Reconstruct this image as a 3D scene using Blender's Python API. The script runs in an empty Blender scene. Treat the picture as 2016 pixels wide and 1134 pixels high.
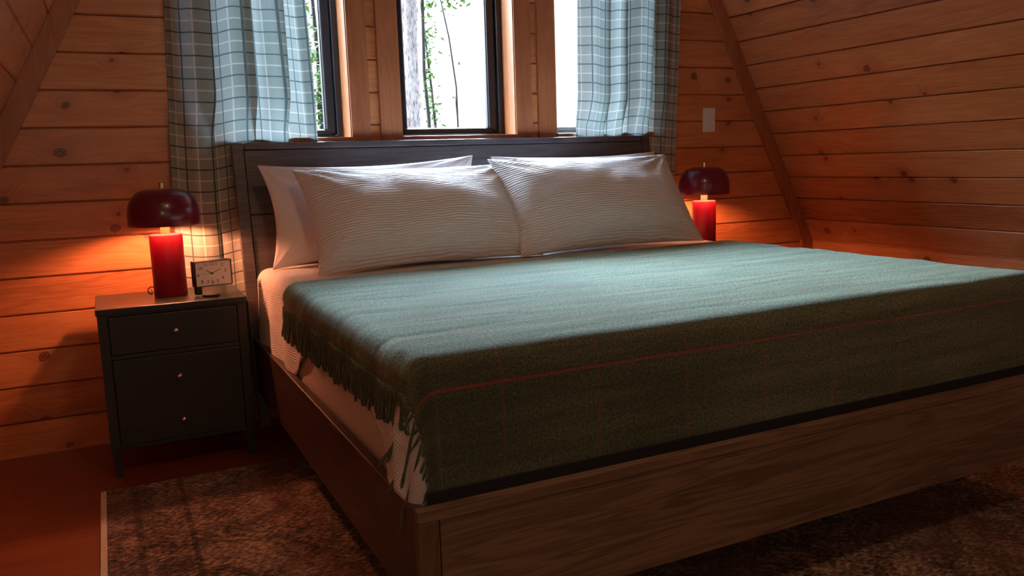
import bpy, bmesh, math, random
from mathutils import Vector, Matrix, noise
random.seed(7)
S = bpy.context.scene
COL = S.collection
R = math.radians
# ------------------------------------------------------------------ camera
CAM = Vector((0.0, -3.561, 1.06))
yaw, pitch, roll, FPX = 0.450992, -0.152372, -0.03228, 1627.94
fwd = Vector((math.sin(yaw)*math.cos(pitch), math.cos(yaw)*math.cos(pitch), math.sin(pitch)))
rgt = Vector((math.cos(yaw), -math.sin(yaw), 0))
up = rgt.cross(fwd)
r2 = math.cos(roll)*rgt + math.sin(roll)*up
u2 = -math.sin(roll)*rgt + math.cos(roll)*up
cd = bpy.data.cameras.new('camera'); cam = bpy.data.objects.new('camera', cd); COL.objects.link(cam)
m = Matrix((r2, u2, -fwd)).transposed().to_4x4(); m.translation = CAM
cam.matrix_world = m
cd.sensor_width = 36; cd.lens = FPX/2016*36; cd.clip_start = .05; cd.clip_end = 200
S.camera = cam
# ------------------------------------------------------------------ view, world, lights
S.view_settings.view_transform = 'Standard'; S.view_settings.look = 'None'
S.view_settings.exposure = 0.68; S.view_settings.gamma = 1; S.view_settings.use_curve_mapping = False
S.cycles.use_denoising = True
S.cycles.max_bounces = 10; S.cycles.diffuse_bounces = 5; S.cycles.transparent_max_bounces = 12
S.cycles.sample_clamp_indirect = 6.0
BAND, AMB = 150.0, 0.25
w = bpy.data.worlds.new('world'); S.world = w; w.use_nodes = True
nt = w.node_tree; nt.nodes.clear()
def N(nt, t, **k):
    n = nt.nodes.new(t)
    for a, b in k.items():
        if a.startswith('i_'):
            key = a[2:]; key = int(key) if key.isdigit() else key
            n.inputs[key].default_value = b
        else: setattr(n, a, b)
    return n
def lk(nt, a, b): nt.links.new(a, b)
def M_(nt, op, a, b=None, c=None, clamp=False):
    n = nt.nodes.new('ShaderNodeMath'); n.operation = op; n.use_clamp = clamp
    for i, v in enumerate((a, b, c)):
        if v is None: continue
        if isinstance(v, (int, float)): n.inputs[i].default_value = v
        else: nt.links.new(v, n.inputs[i])
    return n.outputs[0]
def RAMP(nt, fac, stops, interp='LINEAR'):
    n = nt.nodes.new('ShaderNodeValToRGB'); cr = n.color_ramp; cr.interpolation = interp
    while len(cr.elements) < len(stops): cr.elements.new(.5)
    for e, (p, c) in zip(cr.elements, stops):
        e.position = p; e.color = (c[0], c[1], c[2], 1) if not isinstance(c, (int, float)) else (c, c, c, 1)
    nt.links.new(fac, n.inputs[0]); return n.outputs[0]
def MAPR(nt, v, a, b, c=0., d=1.):
    n = nt.nodes.new('ShaderNodeMapRange'); n.interpolation_type = 'SMOOTHSTEP'
    nt.links.new(v, n.inputs[0])
    for i, x in zip((1, 2, 3, 4), (a, b, c, d)): n.inputs[i].default_value = x
    return n.outputs[0]
def MIX(nt, f, a, b, mode='MIX'):
    n = nt.nodes.new('ShaderNodeMix'); n.data_type = 'RGBA'; n.blend_type = mode; n.clamp_factor = True
    for i, v in ((0, f), (6, a), (7, b)):
        if isinstance(v, (int, float)): n.inputs[i].default_value = v
        elif isinstance(v, (tuple, list)): n.inputs[i].default_value = (*v[:3], 1)
        else: nt.links.new(v, n.inputs[i])
    return n.outputs[2]
# sky: a bright clearing low behind the gable, dim canopy overhead and behind the cabin
tc = N(nt, 'ShaderNodeTexCoord'); sp = N(nt, 'ShaderNodeSeparateXYZ'); lk(nt, tc.outputs['Generated'], sp.inputs[0])
elev = MAPR(nt, sp.outputs[2], .55, .85, 1, 0)
low = MAPR(nt, sp.outputs[2], .16, .52, .006, 1)
azi = MAPR(nt, sp.outputs[1], .0, .45, 0, 1)
band = M_(nt, 'MULTIPLY', M_(nt, 'MULTIPLY', elev, low), azi)
st = M_(nt, 'MULTIPLY_ADD', band, BAND, AMB)
colr = MIX(nt, band, (.92, .92, .84), (.50, .74, 1.08))
bg = N(nt, 'ShaderNodeBackground'); lk(nt, colr, bg.inputs[0]); lk(nt, st, bg.inputs[1])
wo = N(nt, 'ShaderNodeOutputWorld'); lk(nt, bg.outputs[0], wo.inputs[0])
def portal(name, loc, rot, sx, sy):
    l = bpy.data.lights.new(name, 'AREA'); l.shape = 'RECTANGLE'; l.size = sx; l.size_y = sy
    l.cycles.is_portal = True
    o = bpy.data.objects.new(name, l); o.location = loc; o.rotation_euler = rot; COL.objects.link(o)
WZ0, WZ1 = 1.18, 2.24
WIN = [(.413, .977), (1.203, 1.767), (1.983, 2.547)]
for a, b in WIN:
    portal('window_daylight', ((a+b)/2, .2, (WZ0+WZ1)/2), (R(-90), 0, 0), b-a, WZ1-WZ0)
portal('rear_window_daylight', (1.3, -6.6, 1.35), (R(90), 0, 0), 1.8, 1.5)
LAMP_E, FILL_E, FILL_GLOBE_E = 880.0, 25.0, 14.0

# ------------------------------------------------------------------ materials
def mat(name):
    m = bpy.data.materials.new(name); m.use_nodes = True
    nt = m.node_tree; b = nt.nodes['Principled BSDF']; return m, nt, b
def simple(name, col, rough=.5, metal=0., **k):
    m, nt, b = mat(name); b.inputs['Base Color'].default_value = (*col, 1)
    b.inputs['Roughness'].default_value = rough; b.inputs['Metallic'].default_value = metal
    for a, v in k.items(): b.inputs[a.replace('_', ' ')].default_value = v
    return m
def bump(nt, b, h, dist=.002, strength=1.):
    n = nt.nodes.new('ShaderNodeBump'); n.inputs['Strength'].default_value = strength
    n.inputs['Distance'].default_value = dist; nt.links.new(h, n.inputs['Height'])
    nt.links.new(n.outputs[0], b.inputs['Normal'])
def noise_n(nt, vec, scale, detail=4, rough=.55, dist=0.):
    n = N(nt, 'ShaderNodeTexNoise'); n.inputs['Scale'].default_value = scale
    n.inputs['Detail'].default_value = detail; n.inputs['Roughness'].default_value = rough
    n.inputs['Distortion'].default_value = dist
    nt.links.new(vec, n.inputs['Vector']); return n.outputs[0]
def comb(nt, x, y, z):
    n = nt.nodes.new('ShaderNodeCombineXYZ')
    for i, v in enumerate((x, y, z)):
        if isinstance(v, (int, float)): n.inputs[i].default_value = v
        else: nt.links.new(v, n.inputs[i])
    return n.outputs[0]

def wood(name, lo, mid, hi, pitch=None, z0=0., along='x', across='z', rough=.38, knots=.0, knotcol=(.05, .015, .005),
         grain=1., seed=0., vary=.25, coat=0.):
    """boards run along local 'along'; each board of width 'pitch' has its own tone and figure"""
    m, nt, b = mat(name)
    tc = N(nt, 'ShaderNodeTexCoord'); sp = N(nt, 'ShaderNodeSeparateXYZ'); lk(nt, tc.outputs['Object'], sp.inputs[0])
    ax = {'x': 0, 'y': 1, 'z': 2}
    U = sp.outputs[ax[along]]; V = sp.outputs[ax[across]]
    third = sp.outputs[3-ax[along]-ax[across]]
    if pitch:
        idx = M_(nt, 'FLOOR', M_(nt, 'DIVIDE', M_(nt, 'SUBTRACT', V, z0), pitch))
    else:
        idx = M_(nt, 'MULTIPLY', 0., 0.)
    wn = N(nt, 'ShaderNodeTexWhiteNoise'); wn.noise_dimensions = '1D'
    lk(nt, M_(nt, 'ADD', idx, seed), wn.inputs['W']); rnd = wn.outputs[0]
    off = M_(nt, 'MULTIPLY', rnd, 37.)
    P = comb(nt, M_(nt, 'ADD', U, off), M_(nt, 'ADD', V, M_(nt, 'MULTIPLY', rnd, 11.)), M_(nt, 'MULTIPLY', third, .5))
    vor = N(nt, 'ShaderNodeTexVoronoi'); vor.voronoi_dimensions = '2D'; vor.inputs['Scale'].default_value = 5.5
    warp = noise_n(nt, P, 9., 2)
    vv = nt.nodes.new('ShaderNodeVectorMath'); vv.operation = 'MULTIPLY_ADD'
    nt.links.new(P, vv.inputs[0]); vv.inputs[1].default_value = (.8, 1, 1)
    wv = comb(nt, M_(nt, 'MULTIPLY', warp, .03), M_(nt, 'MULTIPLY', warp, .05), 0.); nt.links.new(wv, vv.inputs[2])
    nt.links.new(vv.outputs[0], vor.inputs['Vector'])
    d = vor.outputs['Distance']
    cs = N(nt, 'ShaderNodeSeparateColor'); lk(nt, vor.outputs['Color'], cs.inputs[0])
    has = MAPR(nt, cs.outputs[0], 1-knots-.001, 1-knots+.001)
    size = M_(nt, 'MULTIPLY_ADD', cs.outputs[1], .07, .035)
    kn = M_(nt, 'DIVIDE', d, size)
    halo = M_(nt, 'MULTIPLY', has, M_(nt, 'SUBTRACT', 1., MAPR(nt, kn, 0., 6.)))
    core = M_(nt, 'MULTIPLY', has, M_(nt, 'SUBTRACT', 1., MAPR(nt, kn, .75, 1.15)))
    rings = M_(nt, 'MULTIPLY_ADD', M_(nt, 'SINE', M_(nt, 'MULTIPLY', kn, 13.)), .5, .5)
    Vb = M_(nt, 'MULTIPLY_ADD', halo, .045, M_(nt, 'ADD', V, M_(nt, 'MULTIPLY', rnd, 11.)))
    G1 = comb(nt, M_(nt, 'MULTIPLY', M_(nt, 'ADD', U, off), 1.3), M_(nt, 'MULTIPLY', Vb, 17.), M_(nt, 'MULTIPLY', third, 6.))
    g1 = noise_n(nt, G1, 1., 3, .5, .6)
    cath = M_(nt, 'MULTIPLY_ADD', M_(nt, 'SINE', M_(nt, 'MULTIPLY', g1, 46.)), .5, .5)
    G2 = comb(nt, M_(nt, 'MULTIPLY', M_(nt, 'ADD', U, off), 5.), M_(nt, 'MULTIPLY', Vb, 190.), M_(nt, 'MULTIPLY', third, 60.))
    g2 = noise_n(nt, G2, 1., 3, .6)
    big = noise_n(nt, comb(nt, M_(nt, 'ADD', U, off), M_(nt, 'MULTIPLY', V, 3.), third), 2.2, 3)
    f = M_(nt, 'MULTIPLY', g1, .35)
    f = M_(nt, 'MULTIPLY_ADD', cath, .16*grain, f)
    f = M_(nt, 'MULTIPLY_ADD', g2, .30*grain, f)
    f = M_(nt, 'MULTIPLY_ADD', big, .35, f)
    f = M_(nt, 'MULTIPLY_ADD', M_(nt, 'SUBTRACT', rnd, .5), vary, f)
    c = RAMP(nt, f, [(.25, lo), (.55, mid), (.85, hi)])
    c = MIX(nt, M_(nt, 'MULTIPLY', halo, .5), c, lo)
    kc = MIX(nt, rings, knotcol, lo)
    c = MIX(nt, core, c, kc)
    lk(nt, c, b.inputs['Base Color'])
    b.inputs['Roughness'].default_value = rough
    b.inputs['Coat Weight'].default_value = coat; b.inputs['Coat Roughness'].default_value = .3
    bump(nt, b, M_(nt, 'ADD', g2, M_(nt, 'MULTIPLY', cath, .4)), .0006, .6*grain)
    return m
PLO, PMID, PHI = (.34, .100, .030), (.56, .205, .070), (.70, .30, .12)
BP, BZ0 = .138, -.007
SP, SZ0 = .1365, .6255
M_back = wood('pine_back', PLO, PMID, PHI, BP, BZ0, knots=.38, coat=.25)
M_slant = wood('pine_slant', PLO, PMID, PHI, SP, SZ0, knots=.42, coat=.3, seed=3.)
M_trim = wood('pine_trim', (.24, .07, .025), (.38, .125, .045), (.50, .19, .075), along='z', across='x', knots=.12, grain=.8, coat=.2)
M_trimx = wood('pine_trim_level', (.24, .07, .025), (.38, .125, .045), (.50, .19, .075), along='x', across='z', knots=.1, coat=.2)
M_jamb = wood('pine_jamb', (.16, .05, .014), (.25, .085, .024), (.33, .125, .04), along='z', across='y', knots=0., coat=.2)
M_floor = wood('floor_laminate', (.12, .022, .010), (.20, .045, .016), (.27, .07, .024), .19, 0., along='x', across='y', knots=0., rough=.33, coat=.2)
M_head = wood('stained_headboard', (.022, .018, .019), (.055, .044, .045), (.10, .082, .082), along='x', across='z', rough=.42, grain=1.2, coat=.15)
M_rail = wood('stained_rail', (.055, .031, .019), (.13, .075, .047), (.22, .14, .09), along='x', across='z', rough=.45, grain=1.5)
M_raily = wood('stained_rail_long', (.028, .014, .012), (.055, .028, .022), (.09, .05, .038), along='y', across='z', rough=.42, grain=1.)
M_railz = wood('stained_post', (.05, .027, .016), (.12, .065, .04), (.19, .11, .07), along='z', across='x', rough=.45, grain=1.)
M_black = simple('black_window_frame', (.008, .010, .016), .35)
M_dark = simple('dark_platform_and_gap_shade', (.006, .007, .012), .9)  # platform cloth; also paints the shade in the gap at the foot

def painted(name, col, rough):
    m, nt, b = mat(name)
    tc = N(nt, 'ShaderNodeTexCoord'); n1 = noise_n(nt, tc.outputs['Object'], 30., 5)
    lk(nt, MIX(nt, n1, [c*.85 for c in col], [min(1, c*1.15) for c in col]), b.inputs['Base Color'])
    b.inputs['Roughness'].default_value = rough
    bump(nt, b, noise_n(nt, tc.outputs['Object'], 400., 2), .0003, .4)
    return m
M_ns = painted('charcoal_green_paint', (.027, .035, .036), .34)
M_red = simple('burgundy_lacquer', (.13, .003, .030), .30, Coat_Weight=.5, Coat_Roughness=.15)
M_redbase = simple('red_lacquer_base', (.36, .001, .024), .40, Coat_Weight=.12, Coat_Roughness=.2)
M_shadein = simple('white_shade_lining', (.85, .80, .72), .6)
M_brass = simple('brass', (.80, .58, .30), .25, 1.)
M_nickel = simple('polished_nickel', (.85, .80, .72), .24, 1.)
M_neck = simple('pale_wood_neck', (.72, .48, .26), .45)
M_clock = simple('black_plastic', (.010, .010, .011), .32)
M_face = simple('cream_dial', (.95, .90, .82), .55)
M_ink = simple('dial_print', (.05, .04, .035), .6)
M_plate = simple('white_plastic', (.82, .78, .74), .35)
M_grey = simple('grey_scuff', (.30, .27, .26), .6)
M_cord = simple('black_cord', (.01, .01, .01), .5)
M_bind = painted('cream_binding', (.62, .52, .40), .9)
M_steel = simple('curtain_rod_metal', (.02, .02, .02), .35, 1.)

def glass_mat():
    m = bpy.data.materials.new('window_glass'); m.use_nodes = True; nt = m.node_tree; nt.nodes.clear()
    t = N(nt, 'ShaderNodeBsdfTransparent'); g = N(nt, 'ShaderNodeBsdfGlossy'); g.inputs['Roughness'].default_value = .02
    fr = N(nt, 'ShaderNodeFresnel'); fr.inputs[0].default_value = 1.35
    mx = N(nt, 'ShaderNodeMixShader'); lk(nt, M_(nt, 'MULTIPLY', fr.outputs[0], .6), mx.inputs[0]); lk(nt, t.outputs[0], mx.inputs[1]); lk(nt, g.outputs[0], mx.inputs[2])
    o = N(nt, 'ShaderNodeOutputMaterial'); lk(nt, mx.outputs[0], o.inputs[0]); return m
M_glass = glass_mat()
def emit(name, col, s):
    m = bpy.data.materials.new(name); m.use_nodes = True; nt = m.node_tree; nt.nodes.clear()
    e = N(nt, 'ShaderNodeEmission'); e.inputs[0].default_value = (*col, 1); e.inputs[1].default_value = s
    o = N(nt, 'ShaderNodeOutputMaterial'); lk(nt, e.outputs[0], o.inputs[0]); return m
M_bulb = emit('glowing_bulb', (1., .315, .145), LAMP_E)
M_dome = emit('overhead_fill_glow', (1., .63, .38), FILL_E)

def line_mask(nt, c, pitch, off, width):
    """1 on a thin line every pitch"""
    p = M_(nt, 'PINGPONG', M_(nt, 'ADD', c, off), pitch/2)
    return M_(nt, 'SUBTRACT', 1., MAPR(nt, p, width*.5, width*.5+.0012))
def plaid():
    m = bpy.data.materials.new('plaid_curtain_cloth'); m.use_nodes = True; nt = m.node_tree
    b = nt.nodes['Principled BSDF']; out = nt.nodes['Material Output']
    uv = N(nt, 'ShaderNodeUVMap'); sp = N(nt, 'ShaderNodeSeparateXYZ'); lk(nt, uv.outputs[0], sp.inputs[0])
    U, V = sp.outputs[0], sp.outputs[1]
    base = (.31, .335, .29)
    # broad woven bands
    bu = M_(nt, 'GREATER_THAN', M_(nt, 'PINGPONG', U, .086), .043); bv = M_(nt, 'GREATER_THAN', M_(nt, 'PINGPONG', V, .086), .043)
    c = MIX(nt, M_(nt, 'MULTIPLY', bu, .55), base, (.47, .46, .43)); c = MIX(nt, M_(nt, 'MULTIPLY', bv, .3), c, (.27, .31, .26))
    n = noise_n(nt, comb(nt, M_(nt, 'MULTIPLY', U, 900.), M_(nt, 'MULTIPLY', V, 900.), 0.), .45, 2, .7)
    c = MIX(nt, MAPR(nt, n, .35, .65, 0., .35), c, (.16, .18, .15))
    wl = M_(nt, 'MAXIMUM', line_mask(nt, U, .086, .043, .004), line_mask(nt, V, .086, .043, .004))
    dl = M_(nt, 'MAXIMUM', line_mask(nt, U, .086, 0., .0042), line_mask(nt, V, .086, 0., .0042))
    c = MIX(nt, M_(nt, 'MULTIPLY', wl, .55), c, (.80, .78, .72)); c = MIX(nt, M_(nt, 'MULTIPLY', dl, .88), c, (.035, .045, .045))
    lk(nt, c, b.inputs['Base Color']); b.inputs['Roughness'].default_value = .9
    b.inputs['Specular IOR Level'].default_value = .1
    t = N(nt, 'ShaderNodeBsdfTranslucent'); lk(nt, MIX(nt, .15, c, (.5, .8, .8)), t.inputs[0])
    mx = N(nt, 'ShaderNodeMixShader'); mx.inputs[0].default_value = .058
    lk(nt, b.outputs[0], mx.inputs[1]); lk(nt, t.outputs[0], mx.inputs[2]); lk(nt, mx.outputs[0], out.inputs[0])
    bump(nt, b, n, .0006, .6)
    return m
M_plaid = plaid()

def blanket_mat(name, lines=True):
    m, nt, b = mat(name)
    if lines:
        uv = N(nt, 'ShaderNodeUVMap'); sp = N(nt, 'ShaderNodeSeparateXYZ'); lk(nt, uv.outputs[0], sp.inputs[0])
        U, V = sp.outputs[0], sp.outputs[1]; P = comb(nt, U, V, 0.)
    else:
        tc = N(nt, 'ShaderNodeTexCoord'); P = tc.outputs['Object']
    n1 = noise_n(nt, P, 420., 3, .7); n2 = noise_n(nt, P, 60., 4, .6)
    n3 = noise_n(nt, P, 170., 3, .75)
    c = MIX(nt, MAPR(nt, M_(nt, 'ADD', M_(nt, 'MULTIPLY', n1, .5), M_(nt, 'MULTIPLY', n3, .5)), .36, .64), (.028, .034, .022), (.088, .104, .070))
    if lines:
        streak = noise_n(nt, comb(nt, M_(nt, 'MULTIPLY', U, 2.2), M_(nt, 'MULTIPLY', V, 22.), 0.), 1., 4, .65)
        c = MIX(nt, MAPR(nt, streak, .35, .65, .45, 0.), c, (.020, .026, .018))
        lk(nt, M_(nt, 'MULTIPLY', MAPR(nt, n3, .34, .66, .35, 1.0), MAPR(nt, streak, .3, .7, .75, 1.1)), b.inputs['Sheen Weight'])
    if lines:
        wob = M_(nt, 'MULTIPLY', M_(nt, 'SUBTRACT', noise_n(nt, P, 6., 2), .5), .004)
        lu = line_mask(nt, M_(nt, 'ADD', U, wob), .228, -.182, .0045)
        lv = line_mask(nt, M_(nt, 'ADD', V, wob), .228, -1.350, .0045)
        ln = M_(nt, 'MAXIMUM', M_(nt, 'MULTIPLY', lu, .26), M_(nt, 'MULTIPLY', lv, .78))
        c = MIX(nt, ln, c, (.30, .025, .035))
    lk(nt, c, b.inputs['Base Color']); b.inputs['Roughness'].default_value = .95
    b.inputs['Specular IOR Level'].default_value = .1
    b.inputs['Sheen Weight'].default_value = .6; b.inputs['Sheen Roughness'].default_value = .45
    b.inputs['Sheen Tint'].default_value = (.74, .86, .60, 1)
    h = M_(nt, 'MULTIPLY_ADD', n2, .6, n1)
    bump(nt, b, h, .004, .8)
    return m
M_blanket = blanket_mat('green_wool'); M_tassel = blanket_mat('green_wool_yarn', False)

def ribbed(name, pitch, dist, col=(.80, .77, .76), axis='v', grid=False):
    m, nt, b = mat(name)
    uv = N(nt, 'ShaderNodeUVMap'); sp = N(nt, 'ShaderNodeSeparateXYZ'); lk(nt, uv.outputs[0], sp.inputs[0])
    U, V = sp.outputs[0], sp.outputs[1]
    P = comb(nt, M_(nt, 'MULTIPLY', U, .35), V, 0.)
    wob = M_(nt, 'MULTIPLY', M_(nt, 'SUBTRACT', noise_n(nt, P, 22., 3), .5), pitch*2.2)
    A, B = (V, U) if axis == 'v' else (U, V)
    s = M_(nt, 'MULTIPLY_ADD', M_(nt, 'SINE', M_(nt, 'MULTIPLY', M_(nt, 'ADD', A, wob), 2*math.pi/pitch)), .5, .5)
    if grid:
        s2 = M_(nt, 'MULTIPLY_ADD', M_(nt, 'SINE', M_(nt, 'MULTIPLY', B, 2*math.pi/(pitch*.8))), .5, .5)
        s = M_(nt, 'MULTIPLY', s, M_(nt, 'MULTIPLY_ADD', s2, .6, .4))
    fine = noise_n(nt, comb(nt, U, V, 0.), 700., 2)
    lk(nt, MIX(nt, s, [c*.86 for c in col], col), b.inputs['Base Color'])
    b.inputs['Roughness'].default_value = .85; b.inputs['Sheen Weight'].default_value = .15
    b.inputs['Specular IOR Level'].default_value = .2
    bump(nt, b, M_(nt, 'MULTIPLY_ADD', fine, .12, s), dist, 1.)
    return m
M_sham = ribbed('crinkled_white_sham', .0105, .0024)
M_waffle = ribbed('white_waffle_coverlet', .0085, .0020, axis='u', grid=True)
def cotton(name, col):
    m, nt, b = mat(name); tc = N(nt, 'ShaderNodeTexCoord')
    lk(nt, MIX(nt, noise_n(nt, tc.outputs['Object'], 25., 3), [c*.95 for c in col], col), b.inputs['Base Color'])
    b.inputs['Roughness'].default_value = .85; b.inputs['Sheen Weight'].default_value = .1
    bump(nt, b, M_(nt, 'MULTIPLY_ADD', noise_n(nt, tc.outputs['Object'], 9., 4, .6, 1.), 4., noise_n(nt, tc.outputs['Object'], 600., 2)), .0018, .6)
    return m
M_cotton = cotton('white_cotton', (.80, .77, .77)); M_matt = cotton('cream_mattress_cover', (.62, .51, .46))

def rug_mat():
    m, nt, b = mat('distressed_rug'); tc = N(nt, 'ShaderNodeTexCoord')
    sp = N(nt, 'ShaderNodeSeparateXYZ'); lk(nt, tc.outputs['Object'], sp.inputs[0])
    X, Y = sp.outputs[0], sp.outputs[1]
    worn = noise_n(nt, comb(nt, M_(nt, 'MULTIPLY', X, .55), Y, 0.), 95., 6, .80, .4)
    worn2 = noise_n(nt, comb(nt, X, Y, 0.), 9., 5, .6, 1.2)
    motif = N(nt, 'ShaderNodeTexVoronoi'); motif.voronoi_dimensions = '2D'; motif.inputs['Scale'].default_value = 7.; motif.distance = 'MANHATTAN'
    lk(nt, comb(nt, X, Y, 0.), motif.inputs['Vector'])
    mo = M_(nt, 'MULTIPLY_ADD', M_(nt, 'SINE', M_(nt, 'MULTIPLY', motif.outputs['Distance'], 28.)), .5, .5)
    f = M_(nt, 'ADD', M_(nt, 'MULTIPLY', worn, .75), M_(nt, 'ADD', M_(nt, 'MULTIPLY', worn2, .35), M_(nt, 'MULTIPLY', mo, .03)))
    # border stripe lines near the edge
    bx = M_(nt, 'SUBTRACT', 1., MAPR(nt, M_(nt, 'ABSOLUTE', M_(nt, 'SUBTRACT', X, .105)), .006, .014))
    bx2 = M_(nt, 'SUBTRACT', 1., MAPR(nt, M_(nt, 'ABSOLUTE', M_(nt, 'SUBTRACT', X, .245)), .004, .012))
    f = M_(nt, 'SUBTRACT', f, M_(nt, 'MULTIPLY', M_(nt, 'ADD', bx, bx2), .05))
    c = RAMP(nt, f, [(.44, (.010, .007, .006)), (.52, (.055, .032, .024)), (.585, (.20, .12, .085)), (.69, (.54, .38, .28))])
    c = MIX(nt, MAPR(nt, noise_n(nt, comb(nt, X, Y, 0.), 2.6, 3), .48, .66, 0., .55), c, (.12, .045, .035))
    lk(nt, c, b.inputs['Base Color']); b.inputs['Roughness'].default_value = .95; b.inputs['Specular IOR Level'].default_value = .1
    b.inputs['Sheen Weight'].default_value = .1
    bump(nt, b, noise_n(nt, comb(nt, X, Y, 0.), 500., 2), .003, .8)
    return m
M_rug = rug_mat()
def bark_mat():
    m, nt, b = mat('pine_bark'); tc = N(nt, 'ShaderNodeTexCoord'); sp = N(nt, 'ShaderNodeSeparateXYZ'); lk(nt, tc.outputs['Object'], sp.inputs[0])
    P = comb(nt, M_(nt, 'MULTIPLY', sp.outputs[0], 3.2), M_(nt, 'MULTIPLY', sp.outputs[1], 3.2), M_(nt, 'MULTIPLY', sp.outputs[2], .8))
    n = noise_n(nt, P, 20., 5, .7, .3)
    lk(nt, RAMP(nt, n, [(.38, (.16, .115, .11)), (.47, (.42, .33, .31)), (.60, (.62, .52, .50))]), b.inputs['Base Color'])
    b.inputs['Roughness'].default_value = .95; bump(nt, b, n, .03, .8); return m
M_bark = bark_mat()
M_stem = simple('vine_stem', (.020, .017, .013), .9)
def leaf_mat():
    m = simple('leaf', (.06, .12, .022), .8); nt = m.node_tree; b = nt.nodes['Principled BSDF']; out = nt.nodes['Material Output']
    t = N(nt, 'ShaderNodeBsdfTranslucent'); t.inputs[0].default_value = (.010, .022, .003, 1)
    oi = N(nt, 'ShaderNodeMixShader'); oi.inputs[0].default_value = .3
    lk(nt, b.outputs[0], oi.inputs[1]); lk(nt, t.outputs[0], oi.inputs[2]); lk(nt, oi.outputs[0], out.inputs[0]); return m
M_leaf = leaf_mat()
M_ground = simple('leaf_litter', (.04, .03, .018), .95)

# ------------------------------------------------------------------ helpers
class MB:
    def __init__(s): s.v, s.f, s.uv = [], [], []
    def add(s, vs, fs):
        o = len(s.v); s.v += [tuple(v) for v in vs]; s.f += [tuple(i+o for i in f) for f in fs]
    def box(s, x0, x1, y0, y1, z0, z1):
        s.add([(x, y, z) for x in (x0, x1) for y in (y0, y1) for z in (z0, z1)],
              [(0, 1, 3, 2), (4, 6, 7, 5), (0, 4, 5, 1), (2, 3, 7, 6), (0, 2, 6, 4), (1, 5, 7, 3)])
    def lathe(s, prof, n=48, c=(0, 0, 0), closed=False):
        """prof: (r, z) list"""
        vs = []
        for r, z in prof:
            for k in range(n):
                a = 2*math.pi*k/n; vs.append((c[0]+r*math.cos(a), c[1]+r*math.sin(a), c[2]+z))
        fs = [(i*n+k, i*n+(k+1) % n, (i+1)*n+(k+1) % n, (i+1)*n+k) for i in range(len(prof)-1) for k in range(n)]
        s.add(vs, fs)
    def tube(s, pts, rad, n=6, cap=True):
        pts = [Vector(p) for p in pts]; vs = []
        for i, p in enumerate(pts):
            t = (pts[min(i+1, len(pts)-1)]-pts[max(i-1, 0)]).normalized()
            a = t.cross(Vector((0, 1, 0.13))).normalized(); b = t.cross(a)
            r = rad[i] if isinstance(rad, (list, tuple)) else rad
            for k in range(n):
                q = 2*math.pi*k/n; vs.append(p+a*r*math.cos(q)+b*r*math.sin(q))
        fs = [(i*n+k, i*n+(k+1) % n, (i+1)*n+(k+1) % n, (i+1)*n+k) for i in range(len(pts)-1) for k in range(n)]
        if cap: fs += [tuple(range(n))[::-1], tuple((len(pts)-1)*n+k for k in range(n))]
        s.add(vs, fs)
    def prism(s, poly, y0, y1):
        """poly of (x,z) extruded along y"""
        n = len(poly); s.add([(x, y0, z) for x, z in poly]+[(x, y1, z) for x, z in poly],
                             [tuple(range(n)), tuple(range(2*n-1, n-1, -1))]+[(i, i+n, (i+1) % n+n, (i+1) % n) for i in range(n)])
    def build(s, name, material, parent=None, smooth=False, bevel=0., loc=None, subsurf=0, segs=2):
        me = bpy.data.meshes.new(name); me.from_pydata(s.v, [], s.f)
        bm = bmesh.new(); bm.from_mesh(me); bmesh.ops.recalc_face_normals(bm, faces=bm.faces)
        bm.to_mesh(me); bm.free()
        me.materials.append(material)
        for p in me.polygons: p.use_smooth = smooth
        o = bpy.data.objects.new(name, me); COL.objects.link(o)
        if parent is not None: o.parent = parent
        if loc: o.location = loc
        if bevel:
            b = o.modifiers.new('bevel', 'BEVEL'); b.width = bevel; b.segments = segs; b.limit_method = 'ANGLE'; b.angle_limit = R(40)
        if subsurf:
            b = o.modifiers.new('sub', 'SUBSURF'); b.levels = b.render_levels = subsurf
        return o
def grid(name, material, nu, nv, fn, uvfn=None, parent=None, smooth=True, sub=0, keep=None):
    vs = [fn(i/nu, j/nv) for j in range(nv+1) for i in range(nu+1)]
    fs = [(j*(nu+1)+i, j*(nu+1)+i+1, (j+1)*(nu+1)+i+1, (j+1)*(nu+1)+i) for j in range(nv) for i in range(nu)]
    me = bpy.data.meshes.new(name); me.from_pydata(vs, [], fs)
    if uvfn:
        ul = me.uv_layers.new(name='UVMap')
        for lp in me.loops:
            vi = lp.vertex_index; ul.data[lp.index].uv = uvfn((vi % (nu+1))/nu, (vi//(nu+1))/nv)
    me.materials.append(material)
    for p in me.polygons: p.use_smooth = smooth
    o = bpy.data.objects.new(name, me); COL.objects.link(o)
    if parent is not None: o.parent = parent
    if sub: b = o.modifiers.new('sub', 'SUBSURF'); b.levels = b.render_levels = sub
    return o
def empty(name, loc=(0, 0, 0), rz=0.):
    o = bpy.data.objects.new(name, None); o.location = loc; o.rotation_euler = (0, 0, rz); COL.objects.link(o)
    o.empty_display_size = .1; return o
def tag(o, label=None, cat=None, group=None, kind=None):
    if label: o['label'] = label
    if cat: o['category'] = cat
    if group: o['group'] = group
    if kind: o['kind'] = kind
    return o
def struct(o, label, cat): return tag(o, label, cat, kind='structure')
def copy_tree(o, parent=None):
    c = o.copy(); COL.objects.link(c)
    if parent is not None: c.parent = parent
    for ch in list(o.children): copy_tree(ch, c)
    return c

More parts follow.
